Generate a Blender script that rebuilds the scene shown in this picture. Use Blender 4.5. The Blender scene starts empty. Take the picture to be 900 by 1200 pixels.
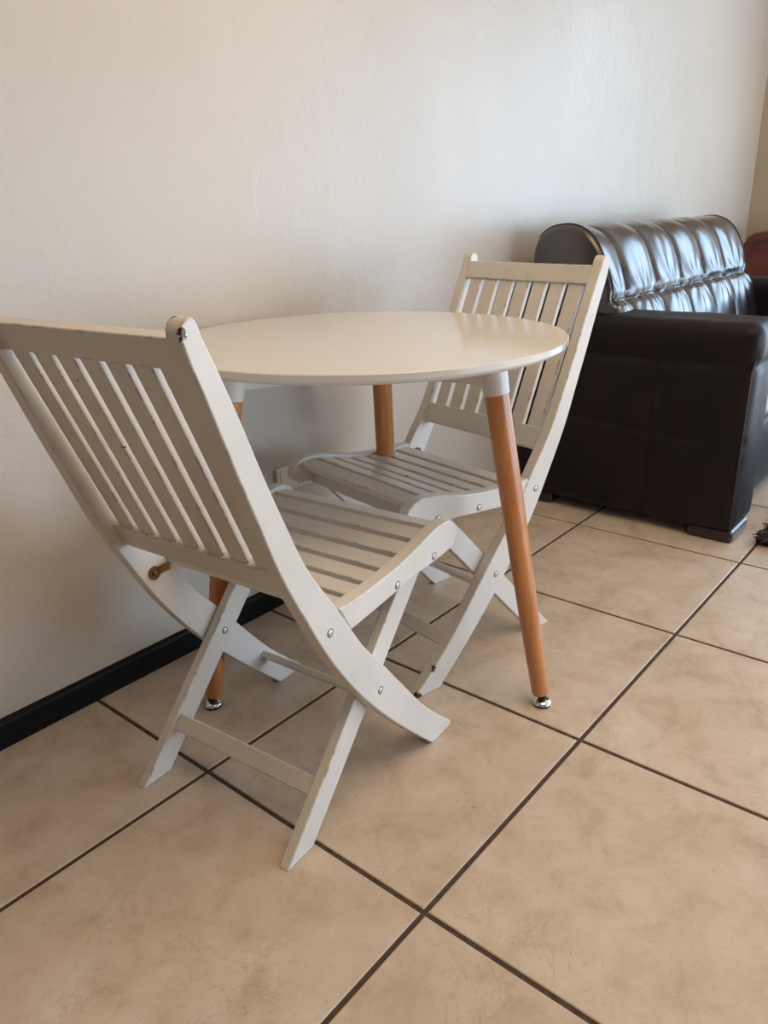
import bpy, bmesh, math, random
from mathutils import Vector, Matrix, noise
random.seed(7)
C = bpy.context.scene
COL = C.collection
PI = math.pi

# ------------------------------------------------------------------ helpers
def link(name, bm, mats, parent=None, smooth=True, bevel=None, segs=2, angle=35):
    me = bpy.data.meshes.new(name)
    bmesh.ops.recalc_face_normals(bm, faces=bm.faces[:])
    bm.to_mesh(me); bm.free()
    for m in (mats if isinstance(mats, (list, tuple)) else [mats]):
        me.materials.append(m)
    if smooth:
        for f in me.polygons: f.use_smooth = True
    o = bpy.data.objects.new(name, me); COL.objects.link(o)
    if parent: o.parent = parent
    if bevel:
        b = o.modifiers.new('bevel', 'BEVEL'); b.width = bevel; b.segments = segs
        b.limit_method = 'ANGLE'; b.angle_limit = math.radians(30); b.harden_normals = True
    if smooth and not bevel:
        try:
            me.set_sharp_from_angle(angle=math.radians(angle))
        except Exception: pass
    return o

def thing(name, label, cat, loc=(0, 0, 0), rz=0, group=None):
    o = bpy.data.objects.new(name, None); COL.objects.link(o)
    o.empty_display_size = .1
    o.location = loc; o.rotation_euler = (0, 0, rz)
    o['label'] = label; o['category'] = cat
    if group: o['group'] = group
    return o

def structure(o):
    o['kind'] = 'structure'; return o

def add_box(bm, x0, x1, y0, y1, z0, z1, mat=None):
    vs = [bm.verts.new(v) for v in ((x0,y0,z0),(x1,y0,z0),(x1,y1,z0),(x0,y1,z0),(x0,y0,z1),(x1,y0,z1),(x1,y1,z1),(x0,y1,z1))]
    for f in ((0,3,2,1),(4,5,6,7),(0,1,5,4),(1,2,6,5),(2,3,7,6),(3,0,4,7)):
        bm.faces.new([vs[i] for i in f])
    if mat is not None:
        bmesh.ops.transform(bm, matrix=mat, verts=vs)
    return vs

def add_prism(bm, pts, y0, y1):
    """polygon in x,z extruded along y"""
    a = [bm.verts.new((x, y0, z)) for x, z in pts]
    b = [bm.verts.new((x, y1, z)) for x, z in pts]
    n = len(pts)
    bm.faces.new(a); bm.faces.new(b[::-1])
    for i in range(n):
        bm.faces.new((a[i], b[i], b[(i+1) % n], a[(i+1) % n]))
    return a + b

def smooth_poly(pts, k=6):
    """Catmull-Rom through an open list"""
    out = []
    n = len(pts)
    for i in range(n-1):
        p0 = pts[max(i-1, 0)]; p1 = pts[i]; p2 = pts[i+1]; p3 = pts[min(i+2, n-1)]
        for j in range(k):
            t = j/k
            out.append(tuple(.5*((2*p1[a]) + (-p0[a]+p2[a])*t + (2*p0[a]-5*p1[a]+4*p2[a]-p3[a])*t*t + (-p0[a]+3*p1[a]-3*p2[a]+p3[a])*t**3) for a in range(len(p1))))
    out.append(tuple(pts[-1]))
    return out

def add_lathe(bm, prof, A, B, segs=40):
    """prof: (radius, distance along A->B)"""
    A = Vector(A); B = Vector(B); d = (B-A).normalized()
    e = d.orthogonal().normalized(); g = d.cross(e)
    rings = []
    for r, h in prof:
        if r < 1e-6:
            rings.append([bm.verts.new(A+d*h)])
        else:
            rings.append([bm.verts.new(A+d*h+(e*math.cos(2*PI*i/segs)+g*math.sin(2*PI*i/segs))*r) for i in range(segs)])
    for a, b in zip(rings, rings[1:]):
        for i in range(segs):
            j = (i+1) % segs
            if len(a) == 1 and len(b) == 1: continue
            if len(a) == 1: bm.faces.new((a[0], b[i], b[j]))
            elif len(b) == 1: bm.faces.new((a[i], b[0], a[j]))
            else: bm.faces.new((a[i], b[i], b[j], a[j]))
    return bm

def add_tube(bm, pts, r, segs=8):
    pts = [Vector(q) for q in pts]
    rings = []
    prev = None
    for i, q in enumerate(pts):
        d = (pts[min(i+1, len(pts)-1)] - pts[max(i-1, 0)]).normalized()
        if prev is None: e = d.orthogonal().normalized()
        else:
            e = (prev - d*prev.dot(d)).normalized()
        prev = e; g = d.cross(e)
        rings.append([bm.verts.new(q+(e*math.cos(2*PI*k/segs)+g*math.sin(2*PI*k/segs))*r) for k in range(segs)])
    for a, b in zip(rings, rings[1:]):
        for k in range(segs):
            j = (k+1) % segs
            bm.faces.new((a[k], a[j], b[j], b[k]))
    bm.faces.new(rings[0][::-1]); bm.faces.new(rings[-1])

def soft_box(bm, x0, x1, y0, y1, z0, z1, r, res=.02, disp=None):
    """dense box with rounded corners of radius r, displaced along its normal by disp(point, normal)"""
    lo = Vector((x0, y0, z0)); hi = Vector((x1, y1, z1)); size = hi-lo
    n = [max(2, int(round(size[a]/res))) for a in range(3)]
    cache = {}
    def vert(i, j, k):
        key = (i, j, k)
        if key in cache: return cache[key]
        q = Vector((lo.x+size.x*i/n[0], lo.y+size.y*j/n[1], lo.z+size.z*k/n[2]))
        inner = Vector((min(max(q[a], lo[a]+r), hi[a]-r) for a in range(3)))
        d = q-inner
        if d.length < 1e-9: d = Vector((0, 0, 1))
        nn = d.normalized()
        q2 = inner + nn*r
        if disp: q2 = q2 + nn*disp(q2, nn)
        v = bm.verts.new(q2); cache[key] = v; return v
    def quad(a, b, c, d):
        try: bm.faces.new((vert(*a), vert(*b), vert(*c), vert(*d)))
        except ValueError: pass
    for j in range(n[1]):
        for k in range(n[2]):
            quad((0,j,k),(0,j,k+1),(0,j+1,k+1),(0,j+1,k)); quad((n[0],j,k),(n[0],j+1,k),(n[0],j+1,k+1),(n[0],j,k+1))
    for i in range(n[0]):
        for k in range(n[2]):
            quad((i,0,k),(i+1,0,k),(i+1,0,k+1),(i,0,k+1)); quad((i,n[1],k),(i,n[1],k+1),(i+1,n[1],k+1),(i+1,n[1],k))
    for i in range(n[0]):
        for j in range(n[1]):
            quad((i,j,0),(i,j+1,0),(i+1,j+1,0),(i+1,j,0)); quad((i,j,n[2]),(i+1,j,n[2]),(i+1,j+1,n[2]),(i,j+1,n[2]))

# ------------------------------------------------------------------ materials
def srgb(r, g, b):
    f = lambda c: c/12.92 if c <= .04045 else ((c+.055)/1.055)**2.4
    return (f(r/255), f(g/255), f(b/255), 1)

class Mat:
    def __init__(s, name, color, rough=.5, metal=0, spec=.5, coat=0, coat_rough=.1):
        s.m = bpy.data.materials.new(name); s.m.use_nodes = True
        s.t = s.m.node_tree; s.b = s.t.nodes['Principled BSDF']
        s.b.inputs['Base Color'].default_value = color
        s.b.inputs['Roughness'].default_value = rough
        s.b.inputs['Metallic'].default_value = metal
        s.b.inputs['Specular IOR Level'].default_value = spec
        s.b.inputs['Coat Weight'].default_value = coat
        s.b.inputs['Coat Roughness'].default_value = coat_rough
        s.co = None
    def node(s, kind, **kw):
        n = s.t.nodes.new(kind)
        for k, v in kw.items():
            if k in n.inputs: n.inputs[k].default_value = v
            else: setattr(n, k, v)
        return n
    def l(s, a, b): s.t.links.new(a, b)
    def coord(s, scale=(1, 1, 1), kind='Object'):
        tc = s.node('ShaderNodeTexCoord'); mp = s.node('ShaderNodeMapping'); mp.inputs['Scale'].default_value = scale
        s.l(tc.outputs[kind], mp.inputs['Vector']); return mp.outputs['Vector']
    def noise(s, vec, scale, detail=4, rough=.55, dist=0):
        n = s.node('ShaderNodeTexNoise'); n.inputs['Scale'].default_value = scale
        n.inputs['Detail'].default_value = detail; n.inputs['Roughness'].default_value = rough; n.inputs['Distortion'].default_value = dist
        s.l(vec, n.inputs['Vector']); return n.outputs['Fac']
    def ramp(s, fac, stops):
        r = s.node('ShaderNodeValToRGB'); e = r.color_ramp.elements
        while len(e) < len(stops): e.new(.5)
        for el, (pos, col) in zip(e, stops):
            el.position = pos; el.color = col if hasattr(col, '__len__') else (col, col, col, 1)
        s.l(fac, r.inputs['Fac']); return r.outputs['Color']
    def mix(s, fac, a, b, blend='MIX'):
        n = s.node('ShaderNodeMix', data_type='RGBA', blend_type=blend)
        for sock, v in ((n.inputs['Factor'], fac), (n.inputs[6], a), (n.inputs[7], b)):
            if hasattr(v, 'is_linked'): s.l(v, sock)
            else: sock.default_value = v
        return n.outputs[2]
    def math(s, op, a, b=0):
        n = s.node('ShaderNodeMath', operation=op)
        for sock, v in ((n.inputs[0], a), (n.inputs[1], b)):
            if hasattr(v, 'is_linked'): s.l(v, sock)
            else: sock.default_value = v
        return n.outputs[0]
    def bump(s, h, strength=.3, dist=.002, prev=None):
        n = s.node('ShaderNodeBump'); n.inputs['Strength'].default_value = strength; n.inputs['Distance'].default_value = dist
        s.l(h, n.inputs['Height'])
        if prev is not None: s.l(prev, n.inputs['Normal'])
        s.l(n.outputs[0], s.b.inputs['Normal']); return n.outputs[0]
    def color(s, c): s.l(c, s.b.inputs['Base Color'])
    def rough(s, c): s.l(c, s.b.inputs['Roughness'])

# plaster wall, satin paint
def wall_mat(name, base, shiny=.42):
    w = Mat(name, base, shiny, spec=.5)
    v = w.coord()
    big = w.noise(v, 1.3, 3)
    lite = tuple(min(1, c*1.03) for c in base[:3])+(1,)
    dark = tuple(c*.95 for c in base[:3])+(1,)
    w.color(w.ramp(big, [(.35, dark), (.65, lite)]))
    if name.startswith('satin'):
        sc = w.noise(w.coord((1.6, 1, .55)), 6.5, 5, .7, 1.2)
        reg = w.ramp(w.noise(v, 1.1, 2), [(.48, 0.), (.62, .8)])
        scuff = w.math('MULTIPLY', w.ramp(sc, [(.64, 0.), (.69, .30)]), reg)
        w.color(w.mix(scuff, w.ramp(big, [(.35, dark), (.65, lite)]), srgb(232, 230, 226)))
    sm = w.noise(w.coord((1, 1, .5)), 2.6, 4, .6, .3)
    w.rough(w.ramp(sm, [(.35, shiny+.07), (.55, shiny), (.7, shiny-.05)]))
    fine = w.noise(v, 95, 6, .6)
    b1 = w.bump(fine, .35, .0025)
    mid = w.noise(v, 14, 4, .55)
    w.bump(mid, .25, .006, b1)
    return w.m
M_wall = wall_mat('satin_wall_paint', srgb(198, 188, 175), .34)
M_wall2 = wall_mat('plain_wall_paint', srgb(188, 168, 142), .6)
M_wall3 = wall_mat('bounce_cut_wall_brown', srgb(92, 70, 50), .7)  # for the unseen left and front walls, kept dark to cut bounced light
M_ceiling = Mat('ceiling_paint', srgb(226, 212, 192), .8).m

# tiles
def tile_mat():
    t = Mat('ceramic_tile', srgb(205, 180, 150), .36, spec=.45)
    v = t.coord()
    a = t.noise(v, 2.6, 5, .6, .4); b = t.noise(v, 11, 8, .68, .5); c = t.noise(v, 70, 5, .7)
    col = t.ramp(a, [(.30, srgb(178, 156, 134)), (.50, srgb(197, 178, 159)), (.70, srgb(212, 197, 183))])
    col2 = t.ramp(b, [(.30, srgb(166, 143, 119)), (.48, srgb(200, 181, 160)), (.68, srgb(217, 202, 186))])
    col = t.mix(.62, col, col2)
    col = t.mix(t.ramp(c, [(.28, .38), (.42, 0.)]), col, srgb(140, 112, 84))
    # thin vein-like scratches
    d = t.noise(v, 4.2, 7, .72, 1.6)
    vein = t.ramp(t.math('ABSOLUTE', t.math('SUBTRACT', d, .5)), [(0, .32), (.010, .0)])
    msk = t.ramp(t.noise(v, 3.1, 2), [(.5, 0.), (.62, 1.)])
    col = t.mix(t.math('MULTIPLY', vein, msk), col, srgb(126, 98, 70))
    # sparse dark specks
    vo = t.node('ShaderNodeTexVoronoi'); vo.inputs['Scale'].default_value = 13
    t.l(v, vo.inputs['Vector'])
    sp = t.ramp(vo.outputs['Distance'], [(.030, 1.), (.040, 0.)])
    sel = t.ramp(vo.outputs['Color'], [(.80, 0.), (.82, 1.)])
    col = t.mix(t.math('MULTIPLY', sp, sel), col, srgb(60, 44, 34))
    t.color(col)
    t.rough(t.ramp(b, [(.3, .42), (.7, .30)]))
    b1 = t.bump(b, .25, .0012)
    t.bump(t.noise(v, 26, 5, .6), .18, .001, b1)
    return t.m
M_tile = tile_mat()
g = Mat('dark_grout', srgb(74, 58, 46), .85); g.color(g.ramp(g.noise(g.coord(), 60, 4), [(.3, srgb(60, 46, 36)), (.7, srgb(88, 70, 56))])); M_grout = g.m

# black painted skirting
s = Mat('black_skirting_paint', srgb(9, 8, 8), .5, spec=.2)
s.bump(s.noise(s.coord((1, 1, 1)), 30, 4), .2, .002); M_skirt = s.m

# white painted wood with chipped edges
def white_paint():
    m = Mat('chipped_white_paint', srgb(226, 218, 206), .33, spec=.5, coat=.15, coat_rough=.25)
    v = m.coord()
    base = m.ramp(m.noise(v, 9, 4), [(.3, srgb(212, 207, 199)), (.7, srgb(222, 217, 210))])
    grime = m.ramp(m.noise(v, 22, 6, .7), [(.60, 0.), (.74, .28)])
    base = m.mix(grime, base, srgb(176, 156, 128))
    bev = m.node('ShaderNodeBevel'); bev.samples = 4; bev.inputs['Radius'].default_value = .0035
    geo = m.node('ShaderNodeNewGeometry')
    dot = m.node('ShaderNodeVectorMath', operation='DOT_PRODUCT')
    m.l(bev.outputs[0], dot.inputs[0]); m.l(geo.outputs['Normal'], dot.inputs[1])
    edge = m.ramp(dot.outputs['Value'], [(.93, 1.), (.992, 0.)])
    n1 = m.ramp(m.noise(v, 24, 5, .65), [(.565, 0.), (.58, 1.)])
    chip = m.math('MULTIPLY', edge, n1)
    n2 = m.ramp(m.noise(v, 47, 3, .5), [(.775, 0.), (.79, 1.)])
    chip = m.math('MAXIMUM', chip, n2)
    rag = m.noise(v, 120, 4, .7)
    for (px_, py_, pz_), r0 in (((-.4990, -.2085, .843), .012), ((-.489, -.186, .860), .008), ((-.362, .146, .502), .013), ((-.350, -.2075, .0), .012), ((-.404, .165, .0), .018), ((.070, .2075, .0), .024), ((.020, .2075, .055), .012)):
        dn = m.node('ShaderNodeVectorMath', operation='DISTANCE'); m.l(v, dn.inputs[0]); dn.inputs[1].default_value = (px_, py_, pz_)
        dd = m.math('ADD', dn.outputs['Value'], m.math('MULTIPLY', m.math('SUBTRACT', rag, .5), .045))
        chip = m.math('MAXIMUM', chip, m.math('LESS_THAN', dd, r0*.55))
    m.color(m.mix(chip, base, srgb(66, 32, 18)))
    m.bump(m.noise(m.coord((1, 1, 1)), 40, 3), .12, .001)
    return m.m
M_white = white_paint()
# smooth table lacquer
tt = Mat('white_table_lacquer', srgb(216, 211, 203), .13, spec=.5)
M_top = tt.m
M_cap = Mat('white_coated_metal', srgb(222, 218, 212), .3, spec=.6).m
# leg wood
w = Mat('orange_beech_wood', srgb(186, 116, 62), .34, coat=.35, coat_rough=.2)
v = w.coord((14, 14, 1.2))
w.color(w.ramp(w.noise(v, 4, 6, .6, .5), [(.3, srgb(180, 110, 60)), (.5, srgb(197, 128, 74)), (.72, srgb(209, 145, 90))]))
M_wood = w.m
M_chrome = Mat('chrome', (.75, .75, .77, 1), .12, metal=1).m
M_rubber = Mat('black_rubber', srgb(18, 15, 14), .6).m
M_bolt = Mat('worn_painted_bolt', srgb(205, 196, 184), .35, metal=.35).m
M_rust = Mat('rusty_ring', srgb(92, 62, 38), .6, metal=.4).m
M_brass = Mat('aged_brass', srgb(120, 88, 52), .32, metal=.9).m
M_socket = Mat('white_socket_plastic', srgb(222, 214, 200), .4).m
# leather
def leather(name, c1, c2, rough=.30, coat=.25, spec=.55):
    m = Mat(name, c1, rough, spec=spec, coat=coat, coat_rough=.25)
    v = m.coord()
    m.color(m.ramp(m.noise(v, 5, 5, .6), [(.35, c1), (.7, c2)]))
    vo = m.node('ShaderNodeTexVoronoi'); vo.inputs['Scale'].default_value = 260; m.l(v, vo.inputs['Vector'])
    b = m.bump(vo.outputs['Distance'], .12, .0006)
    m.bump(m.noise(m.coord((1, 1, .4)), 16, 3, .5, .6), .25, .006, b)
    m.rough(m.ramp(m.noise(v, 14, 4), [(.3, rough+.06), (.7, rough-.05)]))
    return m.m
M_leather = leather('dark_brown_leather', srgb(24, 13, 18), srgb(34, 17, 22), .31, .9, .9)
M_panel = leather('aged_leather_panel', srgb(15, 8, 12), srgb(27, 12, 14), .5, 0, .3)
M_seam = Mat('leather_piping', srgb(44, 22, 20), .4).m
M_foot = Mat('dark_mahogany_block', srgb(44, 20, 18), .3, coat=.3).m
mv = Mat('maroon_velvet', srgb(104, 44, 36), .85); mv.b.inputs['Sheen Weight'].default_value = .4
mv.color(mv.ramp(mv.noise(mv.coord(), 8, 4), [(.35, srgb(88, 36, 30)), (.7, srgb(122, 54, 42))])); M_velvet = mv.m
rg = Mat('dark_shag_yarn', srgb(40, 27, 26), .7)
rg.color(rg.ramp(rg.noise(rg.coord(), 40, 3), [(.35, srgb(26, 16, 16)), (.7, srgb(66, 46, 44))])); M_rug = rg.m
M_alu = Mat('dark_window_frame', srgb(60, 54, 50), .4, metal=.6).m

# ------------------------------------------------------------------ room shell
XL, XR, YF, YW, ZC = -3.5, 4.25, -3.6, .880, 2.55
T = .5                                         # tile pitch
bm = bmesh.new()
add_box(bm, XL-.1, XR+.1, YF-.1, YW+.1, -.06, -.0022)
for f in bm.faces: f.material_index = 1
ngrout = len(bm.faces)
gw = .0042
i0, i1 = math.floor(XL/T), math.ceil(XR/T); j0, j1 = math.floor(YF/T), math.ceil(YW/T)
for i in range(i0, i1):
    for j in range(j0, j1):
        x0, x1 = max(i*T+gw, XL), min((i+1)*T-gw, XR); y0, y1 = max(j*T+gw, YF), min((j+1)*T-gw, YW)
        if x1-x0 < .01 or y1-y0 < .01: continue
        e = .0016; vs = []
        for (q, z) in ((0, -.004), (0, -.0012), (e, 0)):
            vs.append([bm.verts.new((a, b, z)) for a, b in ((x0+q, y0+q), (x1-q, y0+q), (x1-q, y1-q), (x0+q, y1-q))])
        for A, B in zip(vs, vs[1:]):
            for k in range(4): bm.faces.new((A[k], A[(k+1) % 4], B[(k+1) % 4], B[k]))
        bm.faces.new(vs[2])
structure(link('floor', bm, [M_tile, M_grout], smooth=False))

bm = bmesh.new(); add_box(bm, XL-.15, XR+.15, YW, YW+.15, -.05, ZC)
structure(link('wall_back', bm, M_wall, smooth=False))
bm = bmesh.new(); add_box(bm, XL-.15, XL, YF-.15, YW, -.05, ZC)
structure(link('wall_left', bm, M_wall3, smooth=False))
bm = bmesh.new(); add_box(bm, XL-.15, XR+.15, YF-.15, YF, -.05, ZC)
structure(link('wall_front', bm, M_wall3, smooth=False))
bm = bmesh.new(); add_box(bm, XL-.15, XR+.15, YF-.15, YW+.15, ZC, ZC+.1)
structure(link('ceiling', bm, M_ceiling, smooth=False))
# right wall with wide glass sliding door opening
WY0, WY1, WZ1 = -3.1, .02, 2.15
bm = bmesh.new()
add_box(bm, XR, XR+.15, WY1, YW, -.05, ZC); add_box(bm, XR, XR+.15, YF, WY0, -.05, ZC); add_box(bm, XR, XR+.15, WY0, WY1, WZ1, ZC)
structure(link('wall_right', bm, M_wall2, smooth=False))
bm = bmesh.new()
fw = .05
for a, b in ((WY0, WY0+fw), (WY1-fw, WY1), ((WY0+WY1)/2-fw/2, (WY0+WY1)/2+fw/2)): add_box(bm, XR+.05, XR+.10, a, b, 0, WZ1)
for a, b in ((0, fw), (WZ1-fw, WZ1)): add_box(bm, XR+.051, XR+.099, WY0, WY1, a, b)
structure(link('door_1', bm, M_alu, smooth=False))

# black skirting with rounded top edge
bm = bmesh.new()
prof = [(YW, 0), (YW-.012, 0), (YW-.012, .050), (YW-.009, .056), (YW-.003, .059), (YW, .060)]
a = [bm.verts.new((XL, y, z)) for y, z in prof]; b = [bm.verts.new((XR, y, z)) for y, z in prof]
for i in range(len(prof)-1): bm.faces.new((a[i], a[i+1], b[i+1], b[i]))
bm.faces.new(a); bm.faces.new(b[::-1])
structure(link('baseboard_back', bm, M_skirt, smooth=False))
bm = bmesh.new(); add_box(bm, XR-.012, XR, WY1+.01, YW-.012, 0, .058)
structure(link('baseboard_right', bm, M_skirt, smooth=False))

# wall socket
sk = thing('wall_socket', 'off-white plastic double wall socket low on the wall behind the chairs', 'socket', (.622, YW, .335))
bm = bmesh.new(); add_box(bm, -.066, .066, -.012, 0, -.033, .033); link('socket_box', bm, M_socket, sk, bevel=.004, segs=3)
for sx in (-.031, .031):
    bm = bmesh.new(); add_box(bm, sx-.026, sx+.026, -.0145, -.011, -.026, .026); link('face_plate', bm, M_socket, sk, bevel=.002)
for sx in (-.031, .031):
    bm = bmesh.new(); add_box(bm, sx+.008, sx+.02, -.0175, -.013, .008, .022); link('rocker_switch', bm, M_socket, sk, bevel=.001)

# ------------------------------------------------------------------ folding chair (x forward, y left, z up; origin between the front feet corners)
W = .415; H = W/2; TP = .0255; TR = .026; TL = .020
rear = [(-.499,.838),(-.488,.803),(-.470,.756),(-.438,.667),(-.414,.604),(-.378,.510),(-.336,.425),(-.281,.325),(-.206,.219),(-.108,.108),(0,0)]
front = [(-.470,.838),(-.447,.787),(-.423,.730),(-.394,.656),(-.358,.572),(-.322,.497),(-.264,.411),(-.207,.322),(-.157,.262),(-.104,.196),(-.031,.107),(.040,.036)]
post_poly = smooth_poly(rear, 5)[::-1] + [(-.4985,.846),(-.495,.853),(-.489,.858),(-.482,.859),(-.476,.854),(-.472,.846)] + smooth_poly(front, 5) + [(.060,.020),(.070,.009),(.070,0)]

def lerp_profile(prof, z):
    for (x0, z0), (x1, z1) in zip(prof, prof[1:]):
        if z0 >= z >= z1:
            t = (z0-z)/(z0-z1); return x0+(x1-x0)*t
    return prof[-1][0]

rail_top = [(-.262,.411),(-.21,.4095),(-.16,.412),(-.106,.417),(-.060,.425),(-.020,.434),(.010,.440),(.040,.443),(.064,.440),(.082,.428),(.090,.411),(.087,.396),(.074,.386)]
rail_bot = [(.030,.3815),(-.047,.379),(-.161,.369),(-.236,.363)]
rail_poly = smooth_poly(rail_top, 4) + rail_bot

def rail_z(x):
    pr = rail_top[:9]
    for (x0, z0), (x1, z1) in zip(pr, pr[1:]):
        if x0 <= x <= x1: return z0+(z1-z0)*(x-x0)/(x1-x0)
    return pr[-1][1]

def add_bolt(parent, x, z, y, sgn):
    bm = bmesh.new()
    add_lathe(bm, [(0, .0022), (.0035, .0020), (.0055, .0008), (.006, -.002)], (x, y, z), (x, y+sgn, z), 16)
    b = link('bolt', bm, M_bolt, parent)
    bm = bmesh.new()
    add_lathe(bm, [(.0058, .0002), (.0070, .0005), (.0072, -.001)], (x, y, z), (x, y+sgn, z), 16)
    link('rust_ring', bm, M_rust, b)

def make_chair(label, loc, rz):
    t = thing('folding_chair', label, 'chair', loc, rz, 'white slatted folding chairs at the table')
    for sg in (-1, 1):
        a, b = (sg*H, sg*(H-TP))
        bm = bmesh.new(); add_prism(bm, post_poly, min(a, b), max(a, b)); link('back_post', bm, M_white, t, bevel=.003, segs=3)
        a, b = (sg*H, sg*(H-TR))
        bm = bmesh.new(); add_prism(bm, rail_poly, min(a, b), max(a, b)); link('seat_rail', bm, M_white, t, bevel=.003, segs=3)
        # straight leg, inside the post
        a, b = sg*(H-TP-.001), sg*(H-TP-.001-TL)
        d = Vector((.36, .39)).normalized(); nrm = Vector((-d.y, d.x)); hw = .0235
        P0 = Vector((-.360, 0)); P1 = Vector((-.004, .386))
        poly = []
        for s_ in (1, -1):
            # foot corners at z=0
            q = P0+nrm*hw*s_; k = -q.y/d.y; poly.append(tuple(q+d*k))
        L1 = P1-nrm*hw
        poly.append(tuple(P1-nrm*hw)); poly.append(tuple(P1-nrm*hw*.75+d*.013)); poly.append(tuple(P1-nrm*hw*.3+d*.019))
        poly.append(tuple(P1+nrm*hw*.3+d*.019)); poly.append(tuple(P1+nrm*hw*.75+d*.013)); poly.append(tuple(P1+nrm*hw))
        bm = bmesh.new(); add_prism(bm, poly, min(a, b), max(a, b)); link('leg', bm, M_white, t, bevel=.003, segs=3)
        # bolts outside, and the pivot head on the inner face of the leg
        add_bolt(t, -.286, .383, sg*H, sg); add_bolt(t, -.165, .215, sg*H, sg)
        add_bolt(t, -.108, .385, sg*H, sg); add_bolt(t, .008, .392, sg*H, sg)
        add_bolt(t, -.160, .214, sg*(H-TP-.001-TL), -sg)
        # brass link between post and rail, inner side
        bm = bmesh.new()
        yy = sg*(H-TP-.003)
        add_lathe(bm, [(.006, 0), (.0125, 0), (.0125, .003), (.006, .003), (.006, 0)], (-.286, sg*(H-TP), .383), (-.286, 0, .383), 20)
        add_lathe(bm, [(0, .0065), (.004, .006), (.0055, .004), (.0055, 0)], (-.286, sg*(H-TP), .383), (-.286, 0, .383), 16)
        add_box(bm, -.280, -.252, min(yy, yy+sg*.002), max(yy, yy+sg*.002), .378, .392)
        link('hinge_bracket', bm, M_brass, t)
    yi = H-TP+.002
    # back boards: lean follows the posts
    def board(z0, z1, rec, thick, y0, y1, z0r=None):
        xa = lerp_profile(rear, z1)+rec; xb = lerp_profile(rear, z0)+rec
        d = Vector((xb-xa, z0-z1)).normalized(); nn = Vector((-d.y, d.x))
        if nn.x < 0: nn = -nn
        A = Vector((xa, z1)); B = Vector((xb, z0))
        return [tuple(A), tuple(A+nn*thick), tuple(B+nn*thick), tuple(B)]
    bm = bmesh.new(); add_prism(bm, board(.795, .834, .013, .018, 0, 0), -yi, yi); link('top_rail', bm, M_white, t, bevel=.0025)
    bm = bmesh.new(); add_prism(bm, board(.452, .496, .018, .020, 0, 0), -yi, yi); link('lower_back_rail', bm, M_white, t, bevel=.0025)
    n = 7; inner = 2*(H-TP); sw = .0362; gp = (inner-n*sw)/(n+1)
    A = Vector((lerp_profile(rear, .80)+.0145, .80)); B = Vector((lerp_profile(rear, .49)+.0225, .49))
    d = (B-A).normalized(); nn = Vector((-d.y, d.x)); nn = nn if nn.x > 0 else -nn
    poly = [tuple(A), tuple(A+nn*.012), tuple(B+nn*.012), tuple(B)]
    for i in range(n):
        y = H-TP-gp-i*(sw+gp)
        bm = bmesh.new(); add_prism(bm, poly, y-sw, y); link('back_slat', bm, M_white, t, bevel=.0018)
    # seat slats
    ys = H-TR+.001
    edges = [(.030,.066),(-.017,.018),(-.064,-.029),(-.1115,-.0765),(-.159,-.124),(-.2065,-.1715),(-.254,-.219)]
    for x0, x1 in edges:
        za, zb = rail_z(x0)-.006, rail_z(x1)-.006
        if x1 > .06: za, zb = rail_z(x0)-.006, .4315
        d = Vector((x1-x0, zb-za)).normalized(); nn = Vector((d.y, -d.x)); th = .014
        A = Vector((x0, za)); B = Vector((x1, zb))
        bm = bmesh.new(); add_prism(bm, [tuple(A), tuple(B), tuple(B+nn*th), tuple(A+nn*th)], -ys, ys); link('seat_slat', bm, M_white, t, bevel=.002)
    # crossbars
    def bar(cx, cz, d, wd, th, hy):
        d = Vector(d).normalized(); nn = Vector((-d.y, d.x)); c = Vector((cx, cz))
        bm = bmesh.new()
        add_prism(bm, [tuple(c+d*wd/2+nn*th/2), tuple(c+d*wd/2-nn*th/2), tuple(c-d*wd/2-nn*th/2), tuple(c-d*wd/2+nn*th/2)], -hy, hy)
        link('crossbar', bm, M_white, t, bevel=.003, segs=3)
    bar(-.293, .085, (.36, .39), .031, .014, H-TP-TL)
    bar(.030, .392, (.3, -1), .030, .013, H-TR+.001)
    bar(-.038, .088, (1, -1.02), .030, .014, H-TP+.001)
    return t

make_chair('chipped white folding chair nearest the camera, turned away so its slatted back shows from behind', (.301, .425, 0), math.radians(5.0))
make_chair('white folding chair across the table, its slatted back in front of the leather sofa', (.522, .520, 0), math.radians(169.2))

# ------------------------------------------------------------------ round table
CX, CY, ZT, RT = .464, .486, .736, .3863
tb = thing('round_table', 'round white-topped table on splayed orange wood legs against the wall', 'table', (CX, CY, 0))
bm = bmesh.new()
add_lathe(bm, [(0, 0), (.2, 0), (RT-.0014, 0), (RT, .0014), (RT, .0105), (RT-.0025, .0145), (RT-.009, .018), (.2, .018), (0, .018)], (0, 0, ZT), (0, 0, ZT-1), 160)
link('tabletop', bm, M_top, tb, angle=28)
zu = ZT-.018
legs = [(-75.94, .257, .383), (152.7, .257, .368), (33.0, .257, .365)]
bm = bmesh.new()
for a, rt, rf in legs:
    vs = add_prism(bm, [(.004, zu+.001), (rt, zu+.001), (rt+.012, .656), (.004, .660)], -.009, .009)
    bmesh.ops.transform(bm, matrix=Matrix.Rotation(math.radians(a), 4, 'Z'), verts=vs)
link('frame', bm, M_cap, tb, bevel=.003)
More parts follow.
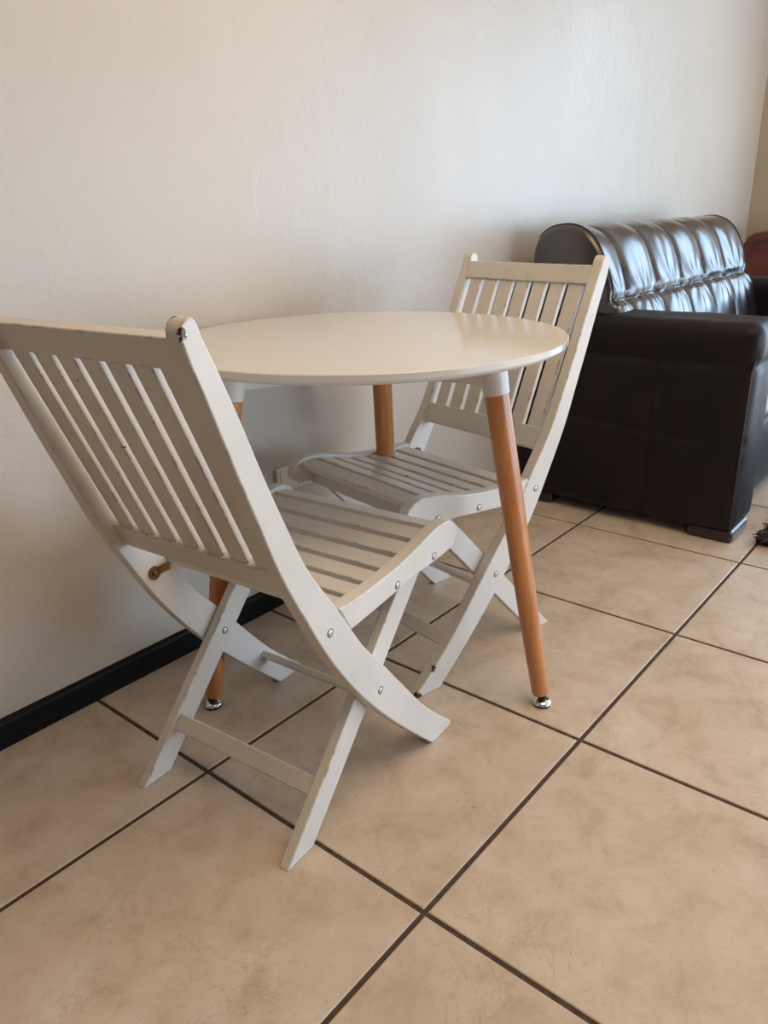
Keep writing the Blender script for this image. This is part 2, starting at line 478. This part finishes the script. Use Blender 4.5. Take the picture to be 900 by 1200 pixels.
for a, rt, rf in legs:
    c_, s_ = math.cos(math.radians(a)), math.sin(math.radians(a))
    # axis given at z .71 and .005
    top = Vector((rt*c_, rt*s_, .71)); ft = Vector((rf*c_, rf*s_, .005)); ax = (ft-top).normalized()
    def at(z): return top+ax*((top.z-z)/-ax.z) if ax.z else top
    A = at(zu-.002); zc = .641; capend = at(zc); legend = at(.026)
    L = (capend-A).length
    bm = bmesh.new(); add_lathe(bm, [(0, 0), (.0275, 0), (.0265, L*.3), (.0242, L-.001), (.0232, L), (0, L)], A, capend, 40); cap = link('leg_cap', bm, M_cap, tb)
    L2 = (legend-capend).length
    bm = bmesh.new()
    add_lathe(bm, [(0, -.02), (.0226, -.02), (.0228, 0), (.0222, L2*.35), (.0200, L2*.7), (.0172, L2-.004), (.0155, L2), (0, L2)], capend, legend, 40)
    lg = link('leg', bm, M_wood, tb)
    f0 = at(.028); fx, fy = at(.004).x, at(.004).y
    bm = bmesh.new(); add_lathe(bm, [(0, 0), (.009, 0), (.009, .024), (0, .024)], (fx, fy, .030), (fx, fy, 0), 20); link('foot_stem', bm, M_rubber, lg)
    bm = bmesh.new(); add_lathe(bm, [(.006, 0), (.012, .001), (.0175, .004), (.0190, .007), (.0185, .009), (0, .009)], (fx, fy, .0145), (fx, fy, 0), 32); link('glide_cup', bm, M_chrome, lg)
    bm = bmesh.new(); add_lathe(bm, [(0, 0), (.0172, 0), (.0172, .0055), (0, .0055)], (fx, fy, .006), (fx, fy, 0), 32); link('glide_pad', bm, M_rubber, lg)

# ------------------------------------------------------------------ leather sofa
SX0, SX1 = 1.600, 3.22
sofa = thing('leather_sofa', 'dark brown leather sofa with a channel-tufted back standing against the wall', 'sofa', (SX0, .06, 0))
off = Vector((SX0, .06, 0))
def sl(name, bm, mat, parent=sofa, **k):
    bmesh.ops.translate(bm, verts=bm.verts[:], vec=-off)
    return link(name, bm, mat, parent, **k)
def groove(d, w): return math.exp(-(d/w)**2)
AY0, AY1, AW = .060, .800, .205
def arm_disp(sign, xo):
    def f(p, n):
        v = 0
        outer = max(0, n.x*sign)
        seamz = .532
        v -= .010*groove(p.z-seamz, .008)*max(outer, max(0, -n.y))
        if outer > .3 and p.z < seamz:
            v -= .008*groove(p.y-.334, .008) + .007*groove(p.z-.316-.01*math.sin((p.y-.334)*6), .008)
            u1 = ((p.y-.06)/.274) % 1.0; v1 = (p.z/.27) % 1.0
            v += .006*math.sin(PI*min(max(u1, 0), 1))*math.sin(PI*min(max(v1, 0), 1))
        if p.z > seamz: v += .010*min(1, (p.z-seamz)/.05)
        v += .004*(noise.noise(Vector((p.x*9, p.y*7, p.z*9))))
        return v
    return f
for x0, sign in ((SX0, -1), (SX1-AW, 1)):
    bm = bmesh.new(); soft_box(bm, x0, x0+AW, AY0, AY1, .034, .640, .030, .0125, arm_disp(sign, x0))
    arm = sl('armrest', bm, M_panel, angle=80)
    # piping along the front vertical edge
    xe = x0+.006 if sign < 0 else x0+AW-.006
    bm = bmesh.new()
    pts = [(xe, AY0+.010, .055+i*.02) for i in range(24)] + [(xe+.004, AY0+.006, .545), (xe+.018, AY0-.002, .59), (xe+.05, AY0+.0, .628)] if sign < 0 else [(xe, AY0+.010, .055+i*.02) for i in range(24)]
    add_tube(bm, pts, .0032, 8)
    sl('piping', bm, M_seam, arm)
# tufted backrest: profile (y,z) from the seat, up the front, over the top and down behind
prof = [(.44,.40),(.452,.46),(.462,.52),(.478,.58),(.498,.635),(.520,.682),(.545,.735),(.565,.785),(.590,.835),(.622,.868),(.665,.885),(.712,.884),(.742,.872),(.764,.845),(.772,.79),(.774,.60),(.774,.35),(.774,.08)]
pp = smooth_poly(prof, 9)
cum = [0]
for a, b in zip(pp, pp[1:]): cum.append(cum[-1]+math.hypot(b[0]-a[0], b[1]-a[1]))
# arclength of the horizontal seam
iseam = min(range(len(pp)), key=lambda i: abs(pp[i][1]-.682)+(0 if i < 80 else 1)); sseam = cum[iseam]
BX0, BX1 = SX0+.052, 3.03
seams = [1.805, 2.050, 2.290, 2.530, 2.770]
cols = [BX0]+seams+[BX1]
def back_disp(x, s, z, isback):
    k = 0
    for i in range(len(cols)-1):
        if cols[i] <= x <= cols[i+1]: k = i
    wcol = cols[k+1]-cols[k]; u = (x-cols[k])/wcol
    puff = (math.sin(PI*min(max(u if k else .5+u/2, 0), 1) if k < 5 else PI*min(u, .5)))**.45
    fall = 1.0 if s < cum[-1]*.52 else max(0, 1-(s-cum[-1]*.52)/.12)
    v = .023*puff*fall
    for sx in seams: v -= .007*groove(x-sx-.006*math.sin((s-sseam)*11), .0075)*fall
    dz = s-sseam
    v -= (.015*groove(dz, .016))*fall
    v -= .005*groove(dz, .06)*fall
    # gathers fanning out from the seam crossings
    near = math.exp(-abs(dz)/.10)
    a = math.atan2((u-.5)*wcol, abs(dz)+.05)
    v += .0034*near*math.sin(a*13+k*2.1+(1.3 if dz > 0 else 0))*fall*puff
    v += .004*noise.noise(Vector((x*14, s*5, k)))*fall
    v += .0012*noise.noise(Vector((x*24+s*6, s*6, k*3.3)))*fall
    return v
bm = bmesh.new()
nx = 230
xs = [BX0+(BX1-BX0)*i/nx for i in range(nx+1)]
grid = []
fine = []
for i in range(len(pp)-1):
    fine.append((pp[i], cum[i]))
    if cum[i] < cum[-1]*.5: fine.append((((pp[i][0]+pp[i+1][0])/2, (pp[i][1]+pp[i+1][1])/2), (cum[i]+cum[i+1])/2))
fine.append((pp[-1], cum[-1]))
ER = .022
for xi, x in enumerate(xs):
    row = []
    de = min(x-BX0, BX1-x)
    shrink = 0 if de > ER else ER-math.sqrt(max(0, ER*ER-(ER-de)**2))
    for i, ((y, z), s_) in enumerate(fine):
        a = fine[max(i-1, 0)][0]; b = fine[min(i+1, len(fine)-1)][0]
        ty, tz = b[0]-a[0], b[1]-a[1]; L = math.hypot(ty, tz) or 1
        ny, nz = -tz/L, ty/L
        dd = back_disp(x, s_, z, False)-shrink*.8
        row.append(bm.verts.new((x, y+ny*dd, z+nz*dd)))
    grid.append(row)
for a, b in zip(grid, grid[1:]):
    for k in range(len(a)-1): bm.faces.new((a[k], b[k], b[k+1], a[k+1]))
for row in (grid[0], grid[-1]):
    c = bm.verts.new((row[0].co.x, .66, .5))
    m = len(row)
    for k in range(m-1): bm.faces.new((row[k], row[k+1], c))
    bm.faces.new((row[-1], row[0], c))
back = sl('backrest', bm, M_leather, angle=80)
bm = bmesh.new()
pts = []
y_s, z_s = pp[iseam]
for i in range(nx+1):
    x = xs[i]
    if x < BX0+.03 or x > BX1-.03: continue
    dd = back_disp(x, sseam, 0, False)
    pts.append((x, y_s-.87*dd-.0005, z_s+.3*dd+.004))
add_tube(bm, pts, .0028, 6)
sl('piping', bm, M_seam, back)
# piping round the end panel
for xe in (BX0+.016, BX1-.016):
    pts = []
    for (y, z), s_ in zip(pp, cum):
        if .66 < z and y < .76:
            i = pp.index((y, z)); a, b = pp[max(i-1, 0)], pp[min(i+1, len(pp)-1)]
            ty, tz = b[0]-a[0], b[1]-a[1]; L = math.hypot(ty, tz); dd = back_disp(xe, s_, z, False)
            pts.append((xe, y-tz/L*dd, z+ty/L*dd))
    bm = bmesh.new(); add_tube(bm, pts, .003, 6); sl('piping', bm, M_seam, back)
# seat cushions, base and block feet
def cush(p, n): return .014*(1 if n.z > .5 else .3)*(1-((p.y-.27)/.3)**2)+.004*noise.noise(p*8)
mid = (SX0+AW+SX1-AW)/2
for a, b in ((SX0+AW-.005, mid), (mid, SX1-AW+.005)):
    bm = bmesh.new(); soft_box(bm, a, b, .085, .50, .30, .455, .04, .02, cush); sl('seat_cushion', bm, M_leather, angle=80)
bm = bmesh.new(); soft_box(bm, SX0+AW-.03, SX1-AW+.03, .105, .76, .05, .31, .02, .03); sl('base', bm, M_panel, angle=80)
for fx, fy in ((SX0+.012, AY0-.0), (SX1-AW+.01, AY0), (SX0+.012, .66), (SX1-AW+.01, .66)):
    bm = bmesh.new(); add_box(bm, fx, fx+.165, fy, fy+.135, 0, .040); sl('foot', bm, M_foot, bevel=.012, segs=4)

# ------------------------------------------------------------------ maroon armchair beyond
ac = thing('velvet_armchair', 'reddish maroon velvet armchair with an arched back beyond the sofa', 'armchair', (3.78, .45, 0), PI)
# local: faces +x (world -x), back at -x
bm = bmesh.new()
n = 24
out = []
for i in range(n+1):
    t_ = i/n; y = -.36+.72*t_
    out.append((y, .795+.045*math.sin(PI*t_)**.8 - .05*(max(0, abs(2*t_-1)-.88)/.12)**2))
a = [bm.verts.new((-.16, y, z)) for y, z in out]+[bm.verts.new((-.10, .33, .22)), bm.verts.new((-.10, -.33, .22))]
b = [bm.verts.new((-.29, y, z-.01)) for y, z in out]+[bm.verts.new((-.25, .33, .22)), bm.verts.new((-.25, -.33, .22))]
m = len(a)
bm.faces.new(a); bm.faces.new(b[::-1])
for i in range(m): bm.faces.new((a[i], b[i], b[(i+1) % m], a[(i+1) % m]))
bk = link('backrest', bm, M_velvet, ac, bevel=.025, segs=4)
bm = bmesh.new(); add_tube(bm, [(-.152, y*.92, z-.035) for y, z in out], .009, 8); link('piping', bm, M_velvet, bk)
bm = bmesh.new(); soft_box(bm, -.18, .32, -.25, .25, .22, .44, .04, .03); link('seat', bm, M_velvet, ac, angle=80)
for sg in (-1, 1):
    bm = bmesh.new(); soft_box(bm, -.2, .32, min(sg*.25, sg*.36), max(sg*.25, sg*.36), .14, .58, .045, .03); link('armrest', bm, M_velvet, ac, angle=80)
for lx in (-.18, .28):
    for ly in (-.28, .28):
        bm = bmesh.new(); add_lathe(bm, [(0, 0), (.022, 0), (.014, .16), (0, .16)], (lx, ly, .16), (lx, ly, 0), 16); link('leg', bm, M_foot, ac)

# ------------------------------------------------------------------ shag rug
RX0, RX1, RY0, RY1 = 1.66, 3.1, -1.3, -.005
rug = thing('shag_rug', 'dark brown shaggy rug on the tiles in front of the sofa', 'rug', (RX0, RY1, 0))
bm = bmesh.new(); add_box(bm, 0, RX1-RX0, RY0-RY1, 0, 0.0, .008); link('backing', bm, M_rug, rug)
bm = bmesh.new()
rnd = random.Random(3)
def tuft(x, y, L):
    a = rnd.uniform(0, 2*PI); lean = rnd.uniform(.2, .9)*L
    w_ = rnd.uniform(.0025, .0045)
    ex, ey = x+math.cos(a)*lean, y+math.sin(a)*lean
    p = [(x, y, .004), (x+(ex-x)*.4, y+(ey-y)*.4, L*.75), (ex, ey, max(.008, L-lean*.45))]
    px, py = -math.sin(a)*w_, math.cos(a)*w_
    prev = None
    for i, q in enumerate(p):
        k = 1-.3*i
        ring = [bm.verts.new((q[0]+px*k, q[1]+py*k, q[2])), bm.verts.new((q[0]-px*k, q[1]-py*k, q[2])), bm.verts.new((q[0], q[1], q[2]+w_*k*1.4))]
        if prev:
            for j in range(3): bm.faces.new((prev[j], prev[(j+1) % 3], ring[(j+1) % 3], ring[j]))
        prev = ring
    bm.faces.new(prev)
Lx, Ly = RX1-RX0, RY1-RY0
for _ in range(9000):                       # dense corner in view
    tuft(rnd.uniform(-.005, .45), -rnd.uniform(-.005, .35), rnd.uniform(.022, .036))
for _ in range(9000):
    tuft(rnd.uniform(0, Lx), -rnd.uniform(0, Ly), rnd.uniform(.022, .034))
pile = link('pile', bm, M_rug, rug, smooth=False); pile['kind'] = 'stuff'

# ------------------------------------------------------------------ light
def area(name, loc, target, sx, sy, power, col):
    l = bpy.data.lights.new(name, 'AREA'); l.shape = 'RECTANGLE'; l.size = sx; l.size_y = sy; l.energy = power; l.color = col
    o = bpy.data.objects.new(name, l); COL.objects.link(o); o.location = loc
    o.rotation_euler = (Vector(target)-Vector(loc)).to_track_quat('-Z', 'Y').to_euler()
    return o
# daylight through the glass door in the right wall
area('door_daylight', (XR+.16, (WY0+WY1)/2, 1.08), (0, (WY0+WY1)/2, 1.08), 3.0, 2.1, 104, (.54, .76, 1.0))
# cool daylight panel added against the solid front wall, no window modelled
area('front_daylight_fill', (2.1, YF+.05, .75), (2.1, .8, .75), 3.4, 1.4, 112, (.60, .785, 1.0))
area('ceiling_bounce_fill', (.35, -.7, ZC-.02), (.35, -.7, 0), 1.5, 1.5, 31, (1.0, .72, .44))  # added warm panel under the ceiling, stands in for sun bounce
sun = bpy.data.lights.new('sun', 'SUN'); sun.energy = 22; sun.angle = math.radians(.6); sun.color = (1, .84, .62)
so = bpy.data.objects.new('sun', sun); COL.objects.link(so)
so.rotation_euler = Vector((-.62, -.50, -.62)).to_track_quat('-Z', 'Y').to_euler()
wd = bpy.data.worlds.new('sky'); C.world = wd; wd.use_nodes = True
bgn = wd.node_tree.nodes['Background']; bgn.inputs[0].default_value = (.62, .78, 1, 1); bgn.inputs[1].default_value = 1.0

# ------------------------------------------------------------------ camera
F, yaw, pitch, roll = 904.12, .70102, -.36873, -.02884
f = Vector((math.cos(pitch)*math.cos(yaw), math.cos(pitch)*math.sin(yaw), math.sin(pitch)))
r = f.cross(Vector((0, 0, 1))).normalized(); u = r.cross(f)
r2 = r*math.cos(roll)+u*math.sin(roll); u2 = -r*math.sin(roll)+u*math.cos(roll)
cam = bpy.data.cameras.new('camera'); co = bpy.data.objects.new('camera', cam); COL.objects.link(co)
cam.sensor_fit = 'VERTICAL'; cam.sensor_height = 24; cam.lens = F/1200*24; cam.clip_start = .02
mat = Matrix((r2, u2, -f)).transposed().to_4x4(); mat.translation = Vector((-.66949, -.51014, .95368))
co.matrix_world = mat
C.camera = co
vs = C.view_settings
vs.view_transform = 'Standard'; vs.look = 'None'; vs.gamma = 1; vs.use_curve_mapping = False; vs.exposure = -.1
